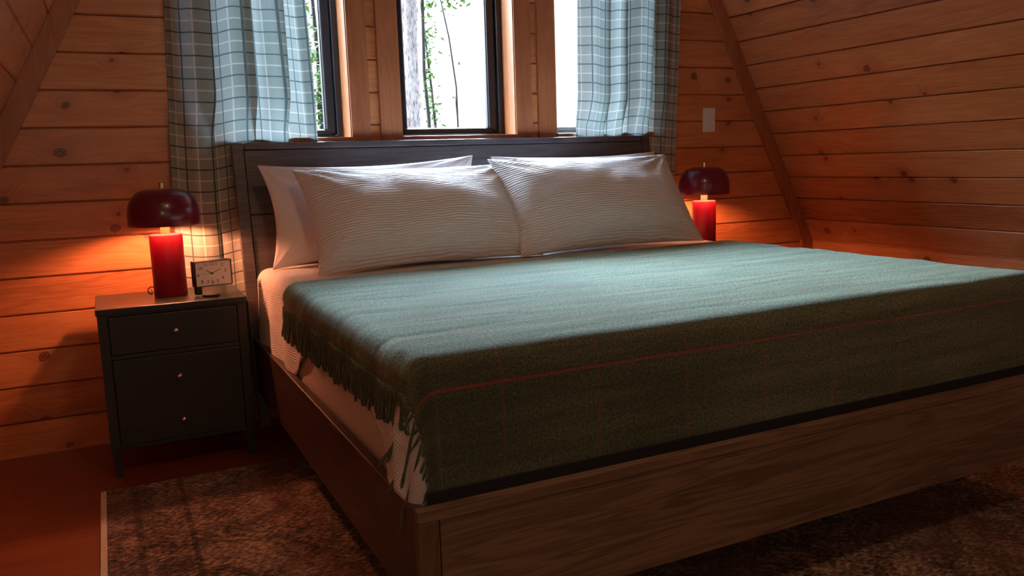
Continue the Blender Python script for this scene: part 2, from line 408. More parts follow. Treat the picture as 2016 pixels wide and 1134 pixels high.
# ------------------------------------------------------------------ room shell
CX = 1.487
def hw(z): return 1.66-.52*(z-1.55)
def board(mb, x0, x1, z0, z1, g=.0022, c=.0045, th=.018):
    """one board with eased front edges, front at y=0 facing -y"""
    prof = [(th, z0+g), (c*1.1, z0+g), (0, z0+g+c), (0, z1-g-c*.4), (c*.5, z1-g), (th, z1-g)]
    n = len(prof)
    mb.add([(x0, y, z) for y, z in prof]+[(x1, y, z) for y, z in prof],
           [tuple(range(n)), tuple(range(2*n-1, n-1, -1))]+[(i, i+n, (i+1) % n+n, (i+1) % n) for i in range(n)])
# back wall with three window openings
bw = MB(); XL, XR, ZT = -1.5, 4.4, 2.75
edges = [XL]+[e for a in WIN for e in a]+[XR]
def cols(mb, fn):
    pass
k = 0
while BZ0+k*BP < ZT:
    z0, z1 = BZ0+k*BP, BZ0+(k+1)*BP
    if z1 <= WZ0 or z0 >= WZ1: board(bw, XL, XR, z0, z1)
    else:
        for i in range(0, len(edges), 2): board(bw, edges[i], edges[i+1], z0, z1)
        if z0 < WZ0:
            for a, b in WIN: board(bw, a, b, z0, WZ0+.0022, )
        if z1 > WZ1:
            for a, b in WIN: board(bw, a, b, WZ1-.0022, z1)
    k += 1
bw.box(XL, XR, .018, .2, -.1, WZ0); bw.box(XL, XR, .018, .2, WZ1, ZT)
for i in range(0, len(edges), 2): bw.box(edges[i], edges[i+1], .018, .2, WZ0, WZ1)
wb = bw.build('wall_back', M_back); struct(wb, 'gable wall of level orange pine boards behind the bed', 'wall')
mb = MB(); mb.box(XL, XR, .2, .215, -2.4, WZ0); mb.box(XL, XR, .2, .215, WZ1, ZT)
for i in range(0, len(edges), 2): mb.box(edges[i], edges[i+1], .2, .215, WZ0, WZ1)
struct(mb.build('wall_outside', simple('grey_bounce_cut', (.16, .17, .17), .8)), 'unseen grey outer face added to cut orange bounce onto the trunk', 'wall')  # layer added so the pine throws no orange light on the trunk
# sloping walls, built in their own plane and turned
def slant(name, sgn, label):
    mb = MB(); x0, x1 = (0, 6.6) if sgn > 0 else (-6.6, 0)
    z = SZ0
    while z < 2.98:
        board(mb, x0, x1, z, z+SP); z += SP
    mb.box(x0, x1, .018, .06, SZ0, 2.98)
    o = mb.build(name, M_slant)
    L = math.sqrt(1+.52**2)
    ly = Vector((sgn*1, 0, .52))/L; lz = Vector((-sgn*.52, 0, 1))/L; lx = ly.cross(lz)
    mt = Matrix((lx, ly, lz)).transposed().to_4x4(); mt.translation = Vector((CX+sgn*hw(0), 0, 0))
    o.matrix_world = mt
    struct(o, label, 'wall'); return o
slant('wall_right', 1, 'sloping pine plank wall rising over the far side of the bed')
slant('wall_left', -1, 'sloping pine plank wall at the upper corner beyond the plaid curtain')
def knee(name, sgn, label):
    mb = MB(); x0, x1 = (0, 6.6) if sgn > 0 else (-6.6, 0)
    for k in range(4): board(mb, x0, x1, -.007+BP*k, -.007+BP*(k+1)+(.018 if k == 3 else 0))
    mb.box(x0, x1, .018, .06, -.1, .575)
    o = mb.build(name, M_back)
    o.rotation_euler = (0, 0, R(-90) if sgn > 0 else R(90)); o.location = (CX+sgn*hw(.555), 0, 0)
    struct(o, label, 'wall')
knee('wall_right_low', 1, 'low upright plank wall under the slope past the green blanket')
knee('wall_left_low', -1, 'low upright plank wall under the near slope')
def rake(name, sgn, label):
    mb = MB(); wv = .082
    z0, z1 = .0, 2.62
    def X(z, d): return CX+sgn*(hw(z)-d)
    zk = .555
    mb.prism([(X(z1, 0), z1), (X(z1, wv), z1), (X(zk, wv), zk), (X(zk, wv), 0.0), (X(zk, 0), 0.0), (X(zk, 0), zk)], -.022, 0.)
    o = mb.build(name, M_trim, bevel=.002); struct(o, label, 'trim')
rake('trim_1', 1, 'slanting pine trim where the gable wall meets the far slope')
rake('trim_2', -1, 'slanting pine trim where the gable wall meets the near slope')
mb = MB(); mb.box(-1.2, 4.2, -6.6, .2, -.1, 0); struct(mb.build('floor', M_floor), 'reddish brown wood floor', 'floor')
mb = MB(); mb.box(CX-1.3, CX+1.3, -6.6, .1, 2.55, 2.65); struct(mb.build('ceiling', M_back), 'flat pine ceiling above the slopes', 'ceiling')
mb = MB(); RX0, RX1, RZ0, RZ1 = .4, 2.2, .6, 2.1
mb.box(-1.5, RX0, -6.7, -6.6, -.1, 2.75); mb.box(RX1, 4.4, -6.7, -6.6, -.1, 2.75)
mb.box(RX0, RX1, -6.7, -6.6, -.1, RZ0); mb.box(RX0, RX1, -6.7, -6.6, RZ1, 2.75)
struct(mb.build('wall_rear', M_back), 'plank wall behind the viewer with one window', 'wall')
# ------------------------------------------------------------------ windows
def window(n, a, b, label):
    w = struct(empty('window_%d' % n, ((a+b)/2, 0, WZ0)), label, 'window')
    A, B, H = a-(a+b)/2, b-(a+b)/2, WZ1-WZ0
    cl = .095 if n != 3 else .094; cr = .086
    for x0, x1 in ((A-cl, A), (B, B+cr)):
        c = MB(); c.box(x0, x1, -.02, 0, -.09, H+.09); c.build('casing', M_trim, w, bevel=.0025)
    c = MB(); c.box(A-cl, B+cr, -.022, 0, H+.09, H+.18); c.build('casing', M_trimx, w, bevel=.0025)
    c = MB(); c.box(A, B, -.02, 0, -.09, -.012); c.build('casing', M_trimx, w, bevel=.0025)
    # liner boards in the depth of the wall
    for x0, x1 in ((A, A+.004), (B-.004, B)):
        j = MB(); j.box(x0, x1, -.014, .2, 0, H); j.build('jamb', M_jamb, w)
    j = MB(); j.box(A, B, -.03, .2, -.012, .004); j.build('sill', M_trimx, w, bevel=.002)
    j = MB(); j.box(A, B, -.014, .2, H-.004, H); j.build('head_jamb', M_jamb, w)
    def ring(x0, x1, z0, z1, t, tb, y0, y1, name, bev=.003):
        q = MB(); q.prism([(x0, z0), (x0+t, z0+tb), (x0+t, z1-t), (x0, z1)], y0, y1)
        q.prism([(x1, z0), (x1, z1), (x1-t, z1-t), (x1-t, z0+tb)], y0, y1)
        q.prism([(x0, z0), (x1, z0), (x1-t, z0+tb), (x0+t, z0+tb)], y0, y1)
        q.prism([(x0, z1), (x0+t, z1-t), (x1-t, z1-t), (x1, z1)], y0, y1)
        return q.build(name, M_black, w, bevel=bev)
    ring(A+.004, B-.004, .004, H-.004, .026, .012, .105, .19, 'outer_frame')
    s = ring(A+.030, B-.030, .016, H-.030, .044, .026, .125, .165, 'sash', .006)
    s2 = ring(A+.072, B-.072, .040, H-.072, .006, .005, .134, .158, 'glazing_bead', .001)
    g = MB(); g.box(A+.072, B-.072, .143, .147, .040, H-.072); g.build('glass', M_glass, w)
    return w
window(1, *WIN[0], 'window partly covered by the plaid curtain beside the alarm clock')
window(2, *WIN[1], 'middle window with a black frame and the wide tree trunk outside')
window(3, *WIN[2], 'window partly covered by the plaid curtain near the light switch')
w4 = struct(empty('window_4', (1.3, -6.65, RZ0)), 'window behind the viewer', 'window')
q = MB(); q.box(-.9, .9, -.03, .03, 0, .05); q.box(-.9, .9, -.03, .03, 1.45, 1.5); q.box(-.9, -.85, -.03, .03, .05, 1.45); q.box(.85, .9, -.03, .03, .05, 1.45); q.box(-.02, .02, -.03, .03, .05, 1.45)
q.build('sash', M_black, w4); g = MB(); g.box(-.85, .85, -.002, .002, .05, 1.45); g.build('glass', M_glass, w4)
# ------------------------------------------------------------------ bed
BX0, BX1, BYF = .471, 2.455, -2.15
bed = tag(empty('bed', (0, 0, 0)), 'king size bed of dark stained wood with a plank headboard', 'bed')
# leaning headboard: built upright at y=0, then leaned
def hb_obj(mb, name, m, bevel=.002, parent=bed):
    o = mb.build(name, m, parent, bevel=bevel)
    o.location = (0, -.205, .50); o.rotation_euler = (R(-8.6), 0, 0); return o
HT = .672
q = MB(); q.box(BX0+.04, BX1-.04, .006, .026, -.12, .385)
pn = hb_obj(q, 'headboard_panel', M_head, .003); pn['label'] = 'lower headboard plank'
q = MB(); q.box(BX0+.04, BX1-.04, .006, .026, .3885, HT-.0285)
hb_obj(q, 'headboard_panel', M_head, .003)
q = MB(); q.box(BX0+.0435, BX1-.0435, .003, .029, HT-.026, HT); hb_obj(q, 'headboard_top_rail', M_head)
for x0, x1 in ((BX0-.006, BX0+.038), (BX1-.038, BX1+.004)):
    q = MB(); q.box(x0, x1, 0, .034, -.46, HT); hb_obj(q, 'headboard_post', M_head)
# rails
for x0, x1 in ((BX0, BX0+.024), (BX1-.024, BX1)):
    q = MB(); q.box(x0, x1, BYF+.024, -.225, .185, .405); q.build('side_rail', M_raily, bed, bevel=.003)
ft = MB(); ft.box(BX0, BX1, BYF, BYF+.022, .3865, .411); ft.build('foot_cap', M_rail, bed, bevel=.0015)
for x0, x1 in ((BX0, BX0+.042), (BX1-.042, BX1)):
    q = MB(); q.box(x0, x1, BYF, BYF+.024, .009, .386); q.build('foot_post', M_railz, bed, bevel=.0015)
q = MB(); q.box(BX0+.0445, BX1-.0445, BYF+.002, BYF+.022, .162, .386); q.build('foot_panel', M_rail, bed, bevel=.0015)
q = MB(); q.box(BX0+.024, BX1-.024, BYF+.03, -.23, .30, .352); q.build('platform', M_dark, bed)
q = MB(); q.box(BX0+.030, BX1-.030, BYF+.0235, BYF+.030, .30, .433); q.build('foot_gap_shade', M_dark, bed)  # near-black strip painted in for the shaded gap below the blanket hem
for x, yy in ((.963, BYF+.03), (1.43, BYF+.30)):
    q = MB(); q.box(x-.020, x+.020, yy, yy+.045, .009, .30); q.build('leg', M_raily, bed, bevel=.002)
for x in (.975, 1.96):
    q = MB(); q.box(x-.022, x+.022, -.36, -.315, .0, .30); q.build('leg', M_raily, bed, bevel=.002)
# ------------------------------------------------------------------ draped bedding
ZM = .672
def edge(s, r):
    a = .785*r
    if s > a: return r+(s-a), 0.
    if s < -a: return 0., -r-(-a-s)
    th = (a-s)/r
    return r-r*math.sin(th), -(r-r*math.cos(th))
def drape(u, v, XLo, XRo, YHo, YFo, Z, r, flare=0.):
    """u from the left edge (0) across, v from the head (0) towards the foot; negative/over values hang"""
    a = .785*r; W = XRo-XLo-2*(r-a); Lh = YHo-YFo-(r-a)
    left = u < W/2
    sx = u if left else W-u
    sy = Lh-v
    A, B = a-sx, a-sy
    if A > 0 and B > 0:
        h = math.hypot(A, B); s = a-h; hh, z = edge(s, r)
        ox = XLo+r if left else XRo-r; oy = YFo+r
        dx, dy = A/h, B/h; out = (r-hh)+flare*max(0, -z-r)
        x = ox+(-dx if left else dx)*out; y = oy-dy*out
        return x, y, Z+z
    if A > 0:
        hh, z = edge(sx, r); hh -= flare*max(0, -z-r)
        return (XLo+hh if left else XRo-hh), YHo-v, Z+z
    if B > 0:
        hh, z = edge(sy, r); hh -= flare*max(0, -z-r)
        x = XLo+r+(u-a) if left else XRo-r-(W-u-a)
        return x, YFo+hh, Z+z
    x = XLo+r+(u-a) if left else XRo-r-(W-u-a)
    return x, YHo-v, Z
# mattress: rounded box
def mattress_fn():
    mb = MB(); mb.box(.503, 2.423, -2.085, -.235, .353, ZM)
    o = mb.build('mattress', M_matt, bevel=.045, segs=6, smooth=True); return o
tag(mattress_fn(), 'thick cream mattress lying inside the dark bed frame', 'mattress')
# white coverlet
CW = dict(XLo=.493, XRo=2.433, YHo=-.30, YFo=-2.096, Z=ZM+.010, r=.05)
def hem_left(t):      # how far the coverlet hangs on the near side, t = v
    if t < .62: return .275
    if t < .86: return .275-(t-.62)/.24*.13
    if t < 1.52: return .145
    return .145+min(1, (t-1.52)/.13)*.108
def cov(u, v):
    U0 = -.2+u*2.38; FH = .19+.065*max(0, 1-max(0, U0-.05)/.15)
    V = v*(1.785+FH)
    H = hem_left(V)
    U = -H+u*(1.92+H+.24)
    x, y, z = drape(U, V, flare=.03, **CW)
    n = noise.noise(Vector((x*5, y*5, z*5)))*.004
    side = max(0, min(1, (ZM-z)/.15))
    x -= side*.006*math.sin(V*26)+n*side+(.020*side*min(1, max(0, (V-1.58)/.1)) if U < .2 else 0); y += side*.004*math.sin(U*24); z += n
    return x, y, z
def cov_uv(u, v):
    FH = .19+.065*max(0, 1-max(0, -.25+u*2.38)/.15); V = v*(1.785+FH); H = hem_left(V); return (-H+u*(1.92+H+.24), V)
cv = grid('coverlet', M_waffle, 200, 180, cov, cov_uv)
sm = cv.modifiers.new('thick', 'SOLIDIFY'); sm.thickness = .003; sm.offset = 1
tag(cv, 'white waffle textured coverlet under the green blanket', 'bedspread')
# sheet folded back at pillows
# green wool blanket
BW_ = dict(XLo=.481, XRo=2.442, YHo=-.80, YFo=-2.106, Z=ZM+.022, r=.055)
BHL, BHR, BLF = .068, .10, .262
def blk(u, v):
    W = 1.961-.0236; Lh = 1.306-.0118
    # head edge runs slightly askew
    U = -BHL+u*(W+BHL+BHR)
    v0 = .085*(1-min(1, max(0, U)/W))**1.0 - .02
    V = v0+v*(Lh+BLF-v0)
    x, y, z = drape(U, V, flare=.035, **BW_)
    top = max(0, min(1, (z-(ZM-.05))/.06))
    f = noise.noise(Vector((x*1.3+.7*y, y*7.5-x*.9, 1.7)))
    g = noise.noise(Vector((x*3.1, y*16+x*1.4, 5.2)))
    crease = max(0, 1-abs(f)*9)**2
    z += top*(.003*f+.0022*g-.0035*crease*max(0, min(1, 2*noise.noise(Vector((x*2, y*2, 9)))+.5)))
    if z < ZM-.03:
        dr = (ZM-z)
        y -= .006*math.sin(U*9+1)*min(1, dr/.15)*(1 if V > Lh else 0)
        if U < .3 and V < Lh: x += .004*math.sin(V*31)*min(1, dr/.06)
    # pulled fold near the near foot corner
    if U < .25 and V > Lh-.30:
        k = math.exp(-((V-(Lh-.11))/.05)**2)*max(0, 1-abs(U-.02)/.18)
        z += .004*k; x -= .005*k
    return x, y, z
def blk_uv(u, v):
    W = 1.961-.0236; Lh = 1.306-.0118; U = -BHL+u*(W+BHL+BHR)
    v0 = .085*(1-min(1, max(0, U)/W))**1.0 - .02
    return (U, v0+v*(Lh+BLF-v0))
blanket = grid('blanket', M_blanket, 300, 220, blk, blk_uv)
sm = blanket.modifiers.new('thick', 'SOLIDIFY'); sm.thickness = .004; sm.offset = 1
tag(blanket, 'dark green wool throw blanket with thin red windowpane lines', 'blanket')
# fringe yarns hanging from the blanket's near edge
def yarn(p0, L, out, lean, seed):
    rnd = random.Random(seed); mb = MB(); pts, rad = [], []
    wx, wy = rnd.uniform(-.006, .004), rnd.uniform(-.012, .012)
    ph = rnd.uniform(0, 6)
    for i in range(9):
        t = i/8
        x = p0[0]-out*math.sin(t*1.5)+wx*t*t+.0012*math.sin(t*7+ph)
        y = p0[1]+lean[1]*t+wy*t*t+.0018*math.sin(t*6+ph)
        z = p0[2]-L*t*(1-.15*abs(lean[0])/.1)
        pts.append((x+lean[0]*t, y, z)); rad.append(.0036*(1-.15*t) if i < 7 else (.0047 if i == 7 else .0034))
    mb.tube(pts, rad, 6); return mb
edgeN = 142; yarns = []
for k in range(edgeN):
    v = (k+.5)/edgeN*.832
    p = blk(0, v); yarns.append((p, v, k))
random.seed(11)
stuff = MB(); made = 0
for p, v, k in yarns:
    L = .098+random.uniform(-.012, .010)-.028*v
    y = yarn((p[0]-.001, p[1], p[2]+.006), L, .004, (0, 0), k)
    if k >= edgeN-86:
        y.build('tassel', M_tassel, blanket, smooth=True); made += 1
    else: stuff.add(y.v, y.f)
for k in range(11):
    v = .845+k/11*.140; p = blk(0, v)
    L = .150+random.uniform(-.03, .02)
    y = yarn((p[0]-.001, p[1]-.001, p[2]+.004), L, .004, (-.028-.010*math.sin(k*1.9), .070+.035*math.sin(k*2.3)), 300+k)
    y.build('tassel', M_tassel, blanket, smooth=True)
fo = stuff.build('fringe', M_tassel, blanket, smooth=True); fo['kind'] = 'stuff'
# ------------------------------------------------------------------ pillows
def pillow(name, W, H, T, m, pinch=.055, seed=0., corner=.0):
    n1, n2 = 72, 44; vs, fs, uvs = [], [], []
    def surf(a, b, s):
        ex = (1-abs(a)**2.6); ez = (1-abs(b)**2.1)
        th = T/2*(max(0, ex)**.55)*(max(0, ez)**.62)
        x = W/2*a*(1-pinch*(1-b*b)*abs(a)); z = H/2*b*(1-pinch*1.5*(1-a*a)*abs(b))
        n = noise.noise(Vector((x*4+seed, z*5, s*3+seed)))*.022+noise.noise(Vector((x*11+seed, z*13, s*5)))*.005
        # pulled wrinkles towards corners
        rr = math.sin(math.atan2(1.001-abs(b), 1.001-abs(a))*16+seed)*.010*(abs(a)*abs(b))**1.5
        return Vector((x, s*(th+(n+rr)*min(1, th/(T*.2))), z))
    for s in (-1, 1):
        o = len(vs)
        for j in range(n2+1):
            for i in range(n1+1):
                a = math.sin((i/n1*2-1)*math.pi/2); b = math.sin((j/n2*2-1)*math.pi/2)
                vs.append(surf(a, b, s)); uvs.append((a*W/2, b*H/2))
        for j in range(n2):
            for i in range(n1):
                f = (o+j*(n1+1)+i, o+j*(n1+1)+i+1, o+(j+1)*(n1+1)+i+1, o+(j+1)*(n1+1)+i)
                fs.append(f if s < 0 else f[::-1])
    me = bpy.data.meshes.new(name); me.from_pydata(vs, [], fs)
    ul = me.uv_layers.new(name='UVMap')
    for lp in me.loops: ul.data[lp.index].uv = uvs[lp.vertex_index]
    bm = bmesh.new(); bm.from_mesh(me); bmesh.ops.remove_doubles(bm, verts=bm.verts, dist=.0004)
    bmesh.ops.recalc_face_normals(bm, faces=bm.faces); bm.to_mesh(me); bm.free()
    me.materials.append(m)
    for p in me.polygons: p.use_smooth = True
    o = bpy.data.objects.new(name, me); COL.objects.link(o); return o
def place(o, loc, lean, yawd, rolld):
    o.matrix_world = Matrix.Translation(loc) @ Matrix.Rotation(R(yawd), 4, 'Z') @ Matrix.Rotation(R(lean), 4, 'X') @ Matrix.Rotation(R(rolld), 4, 'Y')
p = pillow('pillow', .90, .41, .15, M_cotton, seed=1., pinch=.085); place(p, (.985, -.322, .886), -17, 0, -1)
tag(p, 'smooth white pillow leaning on the headboard nearest the alarm clock', 'pillow', 'plain pillows behind the shams')
p = pillow('pillow', .86, .41, .15, M_cotton, seed=5.); place(p, (1.945, -.322, .886), -17, 0, 0)
tag(p, 'white pillow almost hidden behind the sham nearest the light switch', 'pillow', 'plain pillows behind the shams')
p = pillow('pillow_sham', .91, .46, .23, M_sham, seed=2., pinch=.07); place(p, (1.088, -.545, .868), -37, 2, 0)
tag(p, 'crinkled white sham pillow partly overlapped at its inner corner', 'pillow', 'crinkled shams in front')
p = pillow('pillow_sham', .90, .47, .23, M_sham, seed=8., pinch=.07); place(p, (1.868, -.572, .880), -36, 1, 0)
tag(p, 'crinkled white sham pillow overlapping its neighbour, nearest the light switch', 'pillow', 'crinkled shams in front')
# ------------------------------------------------------------------ nightstands
def nightstand(loc, label):
    t = tag(empty('nightstand', loc), label, 'nightstand', 'nightstands beside the bed')
    yF, yB = -.45, -.075
    q = MB(); q.box(-.07, .428, yF-.006, yB, .582, .604); q.build('top', M_ns, t, bevel=.0025)
    q = MB()
    q.box(-.063, -.048, yF+.02, yB-.01, .112, .582); q.box(.406, .421, yF+.02, yB-.01, .112, .582)
    q.box(-.048, .406, yB-.02, yB-.01, .112, .582); q.box(-.048, .406, yF+.02, yB-.02, .112, .125)
    q.box(-.034, .392, yF+.002, yF+.03, .423, .437); q.box(-.034, .392, yF+.002, yF+.03, .575, .582); q.box(-.034, .392, yF+.004, yF+.03, .100, .113)
    q.build('case', M_ns, t, bevel=.001)
    for x0, x1, xa, xb in ((-.066, -.034, -.056, -.034), (.392, .424, .392, .414)):
        for y0 in (yF, yB-.034):
            q = MB(); y1 = y0+.032
            q.add([(x0, y0, .582), (x1, y0, .582), (x1, y1, .582), (x0, y1, .582), (x0, y0, .12), (x1, y0, .12), (x1, y1, .12), (x0, y1, .12),
                   (xa, y0+(.004 if y0 == yF else .006), 0), (xb, y0+(.004 if y0 == yF else .006), 0), (xb, y1-.006, 0), (xa, y1-.006, 0)],
                  [(0, 1, 2, 3), (8, 11, 10, 9), (0, 4, 5, 1), (1, 5, 6, 2), (2, 6, 7, 3), (3, 7, 4, 0), (4, 8, 9, 5), (5, 9, 10, 6), (6, 10, 11, 7), (7, 11, 8, 4)])
            q.build('leg', M_ns, t, bevel=.002)
    def knob(par, z):
        k = MB(); pr = [(0, -.024), (.0050, -.0235), (.0082, -.021), (.0092, -.0175), (.0085, -.0135), (.0062, -.0105), (.0042, -.008), (.0042, -.002), (.0095, 0), (.0, 0)]
        n = 24; vs = []
        for r, y in pr:
            for j in range(n):
                a = 2*math.pi*j/n; vs.append((.178+r*math.cos(a), yF+.001+y, z+r*math.sin(a)))
        k.add(vs, [(i*n+j, i*n+(j+1) % n, (i+1)*n+(j+1) % n, (i+1)*n+j) for i in range(len(pr)-1) for j in range(n)])
        o = k.build('knob', M_nickel, par, smooth=True); o['label'] = 'round polished metal knob'
    q = MB(); q.box(-.0315, .3895, yF+.001, yF+.02, .440, .572); d = q.build('drawer', M_ns, t, bevel=.0015); knob(d, .508)
    q = MB(); q.box(-.0315, .3895, yF+.001, yF+.02, .1155, .4205); d = q.build('drawer', M_ns, t, bevel=.0015); knob(d, .343); knob(d, .183)
    return t
ns1 = nightstand((0, 0, 0), 'charcoal green two drawer nightstand holding the alarm clock')
ns2 = copy_tree(ns1); ns2.location = (2.562, 0, 0)
tag(ns2, 'charcoal nightstand mostly hidden beyond the bed, under the light switch')
# ------------------------------------------------------------------ lamps
def lamp(loc, label):
    t = tag(empty('table_lamp', loc), label, 'table lamp', 'burgundy mushroom lamps')
    H = .229
    q = MB(); q.lathe([(0, 0), (.056, 0), (.0585, .0025), (.0585, H-.003), (.0565, H), (.0, H)], 64); q.build('lamp_base', M_redbase, t, smooth=False).modifiers.clear()
    for p_ in t.children[0].data.polygons: p_.use_smooth = abs(p_.normal.z) < .5
    q = MB(); q.lathe([(0, H), (.0165, H), (.0165, H+.034), (.013, H+.038), (0, H+.038)], 32); q.build('neck', M_neck, t, smooth=False)
    q = MB(); q.lathe([(0, H+.038), (.0125, H+.038), (.0125, H+.058), (0, H+.058)], 24); q.build('socket', M_brass, t)
    q = MB(); q.lathe([(0, H+.058)]+[(.021*math.sin(a), H+.079-.021*math.cos(a)) for a in [R(x) for x in (30, 60, 90, 120, 150, 178)]], 24)
    q.build('bulb', M_bulb, t, smooth=True)
    # mushroom shade: upright rim rounding into a flattened dome
    R_, z0, z1 = .124, H+.033, H+.168
    out = [(R_*.985, z0), (R_, z0+.003)]
    for a in range(0, 91, 6):
        x = math.cos(R(a)); y = math.sin(R(a)); n = 2.0
        out.append((.016+(R_-.016)*max(0, x)**(.62), z0+.042+(z1-z0-.042)*y**1.05))
    q = MB(); q.lathe(out+[(0, z1)], 72); sh = q.build('lamp_shade', M_red, t, smooth=True)
    inn = [(r-.0035 if r > .02 else r, z-.0035) for r, z in out[1:]]
    q = MB(); q.lathe([(R_*.985, z0), (R_-.0035, z0+.001)]+inn[1:]+[(0, z1-.0035)], 72); l = q.build('shade_lining', M_shadein, sh, smooth=True); l['label'] = 'pale inside of the shade'
    q = MB(); q.lathe([(0, z1-.001), (.012, z1-.001), (.012, z1+.002), (.0085, z1+.003), (.0085, z1+.020), (.007, z1+.022), (0, z1+.022)], 24)
    q.build('finial', M_brass, t, smooth=False)
    return t
l1 = lamp((.187, -.245, .604), 'burgundy mushroom table lamp beside the alarm clock')
q = MB(); q.tube([(-.052, .03, .030), (-.066, .034, .034), (-.074, .036, .028), (-.078, .040, .018), (-.074, .044, .008), (-.064, .05, .0035), (-.06, .09, .0035), (-.06, .15, .0035), (-.06, .20, .0035)], .0022, 8)
q.build('cord', M_cord, l1, smooth=True)
l2 = copy_tree(l1); l2.location = (2.690, -.245, .604)
tag(l2, 'burgundy mushroom table lamp on the far nightstand under the light switch')
# ------------------------------------------------------------------ alarm clock
ck = tag(empty('alarm_clock', (.332, -.352, .604), R(13)), 'black rectangular alarm clock with a cream dial', 'clock')
cw, ch, cdp = .130, .088, .040; zb = .038
tilt = Matrix.Rotation(R(-4), 4, 'X')
def ckp(mb, name, m, par=ck, bevel=0.):
    o = mb.build(name, m, par, bevel=bevel); return o
q = MB()
q.box(-cw/2-.003, cw/2+.003, .006, cdp, zb-.003, zb+ch+.003)
for a in ((-cw/2-.003, -cw/2, -.003, .006, zb-.003, zb+ch+.003), (cw/2, cw/2+.003, -.003, .006, zb-.003, zb+ch+.003),
          (-cw/2, cw/2, -.003, .006, zb-.003, zb), (-cw/2, cw/2, -.003, .006, zb+ch, zb+ch+.003)): q.box(*a)
ckp(q, 'case', M_clock)
q = MB(); q.box(-cw/2, cw/2, .001, .006, zb, zb+ch); ckp(q, 'dial', M_face)
q = MB(); q.box(-cw/2+.0, -cw/2+.022, .010, .034, .006, zb-.002); ckp(q, 'stand', M_clock, bevel=.002)
q = MB(); q.lathe([(0, 0), (.030, 0), (.031, .0015), (.031, .0065), (.030, .008), (0, .008)], 48, (-.020, -.012, 0)); ckp(q, 'foot', M_clock)
cc = (-.006, zb+ch*.50)
nm = MB(); pos = {12: (0, .037), 1: (.018, .036), 2: (.040, .030), 3: (.050, .006), 4: (.040, -.022), 5: (.019, -.033), 6: (.001, -.035),
                  7: (-.017, -.034), 8: (-.038, -.031), 9: (-.050, -.005), 10: (-.041, .022), 11: (-.020, .034)}
for n_, (dx, dz) in pos.items():
    cu = bpy.data.curves.new('n', 'FONT'); cu.body = str(n_); cu.size = .0170; cu.align_x = 'CENTER'; cu.align_y = 'CENTER'; cu.extrude = .0002
    to = bpy.data.objects.new('n', cu); me = bpy.data.meshes.new_from_object(to)
    nm.add([(cc[0]+dx+v.co.x, .0004, cc[1]+dz*.93+v.co.y) for v in me.vertices], [tuple(p_.vertices) for p_ in me.polygons])
    bpy.data.objects.remove(to); bpy.data.curves.remove(cu); bpy.data.meshes.remove(me)
    a = R(90-30*n_); nm.box(cc[0]+.021*math.cos(a)*1.35-.0007, cc[0]+.021*math.cos(a)*1.35+.0007, .0002, .0008, cc[1]+.0185*math.sin(a)-.0007, cc[1]+.0185*math.sin(a)+.0007)
ckp(nm, 'numerals', M_ink)
def hand(name, ang, L, wd, y):
    a = R(90-ang); d = Vector((math.cos(a), math.sin(a))); n_ = Vector((-d.y, d.x))*wd/2
    c0 = Vector(cc)-d*.005; c1 = Vector(cc)+d*L
    q = MB(); q.prism([tuple(c0+n_), tuple(c0-n_), tuple(c1-n_*.7), tuple(c1+n_*.7)], y, y+.0006); ckp(q, name, M_ink)
hand('hour_hand', 302, .025, .0028, -.0012); hand('minute_hand', 66, .038, .0020, -.0020); hand('alarm_hand', 267, .036, .0004, -.0004)
q = MB(); n = 20
q.add([(cc[0]+.0032*math.cos(2*math.pi*j/n), y, cc[1]+.0032*math.sin(2*math.pi*j/n)) for y in (-.0026, .0005) for j in range(n)],
      [tuple(range(n)), tuple(range(2*n-1, n-1, -1))]+[(j, j+n, (j+1) % n+n, (j+1) % n) for j in range(n)])
ckp(q, 'hand_hub', M_ink)
# ------------------------------------------------------------------ curtains
def curtain(name, xtl, xtr, xbl, xbr, y0, folds, label, ph=0., uoff=0., deep=()):
    z0, z1 = .13, 2.31; W = (xtr-xtl)*1.28
    def fn(u, v):
        z = z0+(z1-z0)*v; t = min(1, max(0, (z-.9)/.9))
        hi = min(1, max(0, (z-1.17)/.2)); hi = hi*hi*(3-2*hi)
        xl = xbl+(xtl-xbl)*t; xr = xbr+(xtr-xbr)*t
        uu = u+.010*math.sin(z*2.1+u*9)
        acc = 0
        s = 0.
        dxx = dyy = 0.
        for fu, g, fw in deep:
            q_ = (uu-fu)/fw; dxx -= g*q_*math.exp(-q_*q_); dyy += math.tanh(q_*1.4)*.5
        for a, f, p_ in folds: s += a*math.sin(2*math.pi*f*uu+p_+ph+.35*math.sin(z*1.3))
        x = xl+(xr-xl)*u + .009*math.cos(2*math.pi*folds[0][1]*uu+folds[0][2]+ph)
        x += dxx*(.35+.65*hi) if z > 0 else 0
        yy = y0+.008-.026*hi+s*(.55+.80*hi)+(dyy-.25*len(deep)*(2*u-1))*(.010+.020*hi)+.002*noise.noise(Vector((u*9, z*5, 3)))
        yy = min(yy, -.026)
        if z < 1.24: yy = max(yy, -.066)
        return x, yy, z+.002*math.sin(u*14+1)
    o = grid(name, M_plaid, 260, 90, fn, lambda u, v: (uoff+u*W, v*(z1-z0)+.012*math.sin(u*8)))
    h = tag(o, label, 'curtain', 'plaid curtains beside the windows')
    return o
curtain('curtain', .262, .805, .225, .838, -.052, [(.017, 3.6, .4), (.007, 7.3, 2.), (.006, 2.1, 1.)], 'green and grey plaid curtain hanging behind the lamp with the alarm clock', deep=[(.56, .072, .035), (.775, .066, .030), (.27, .062, .04)])
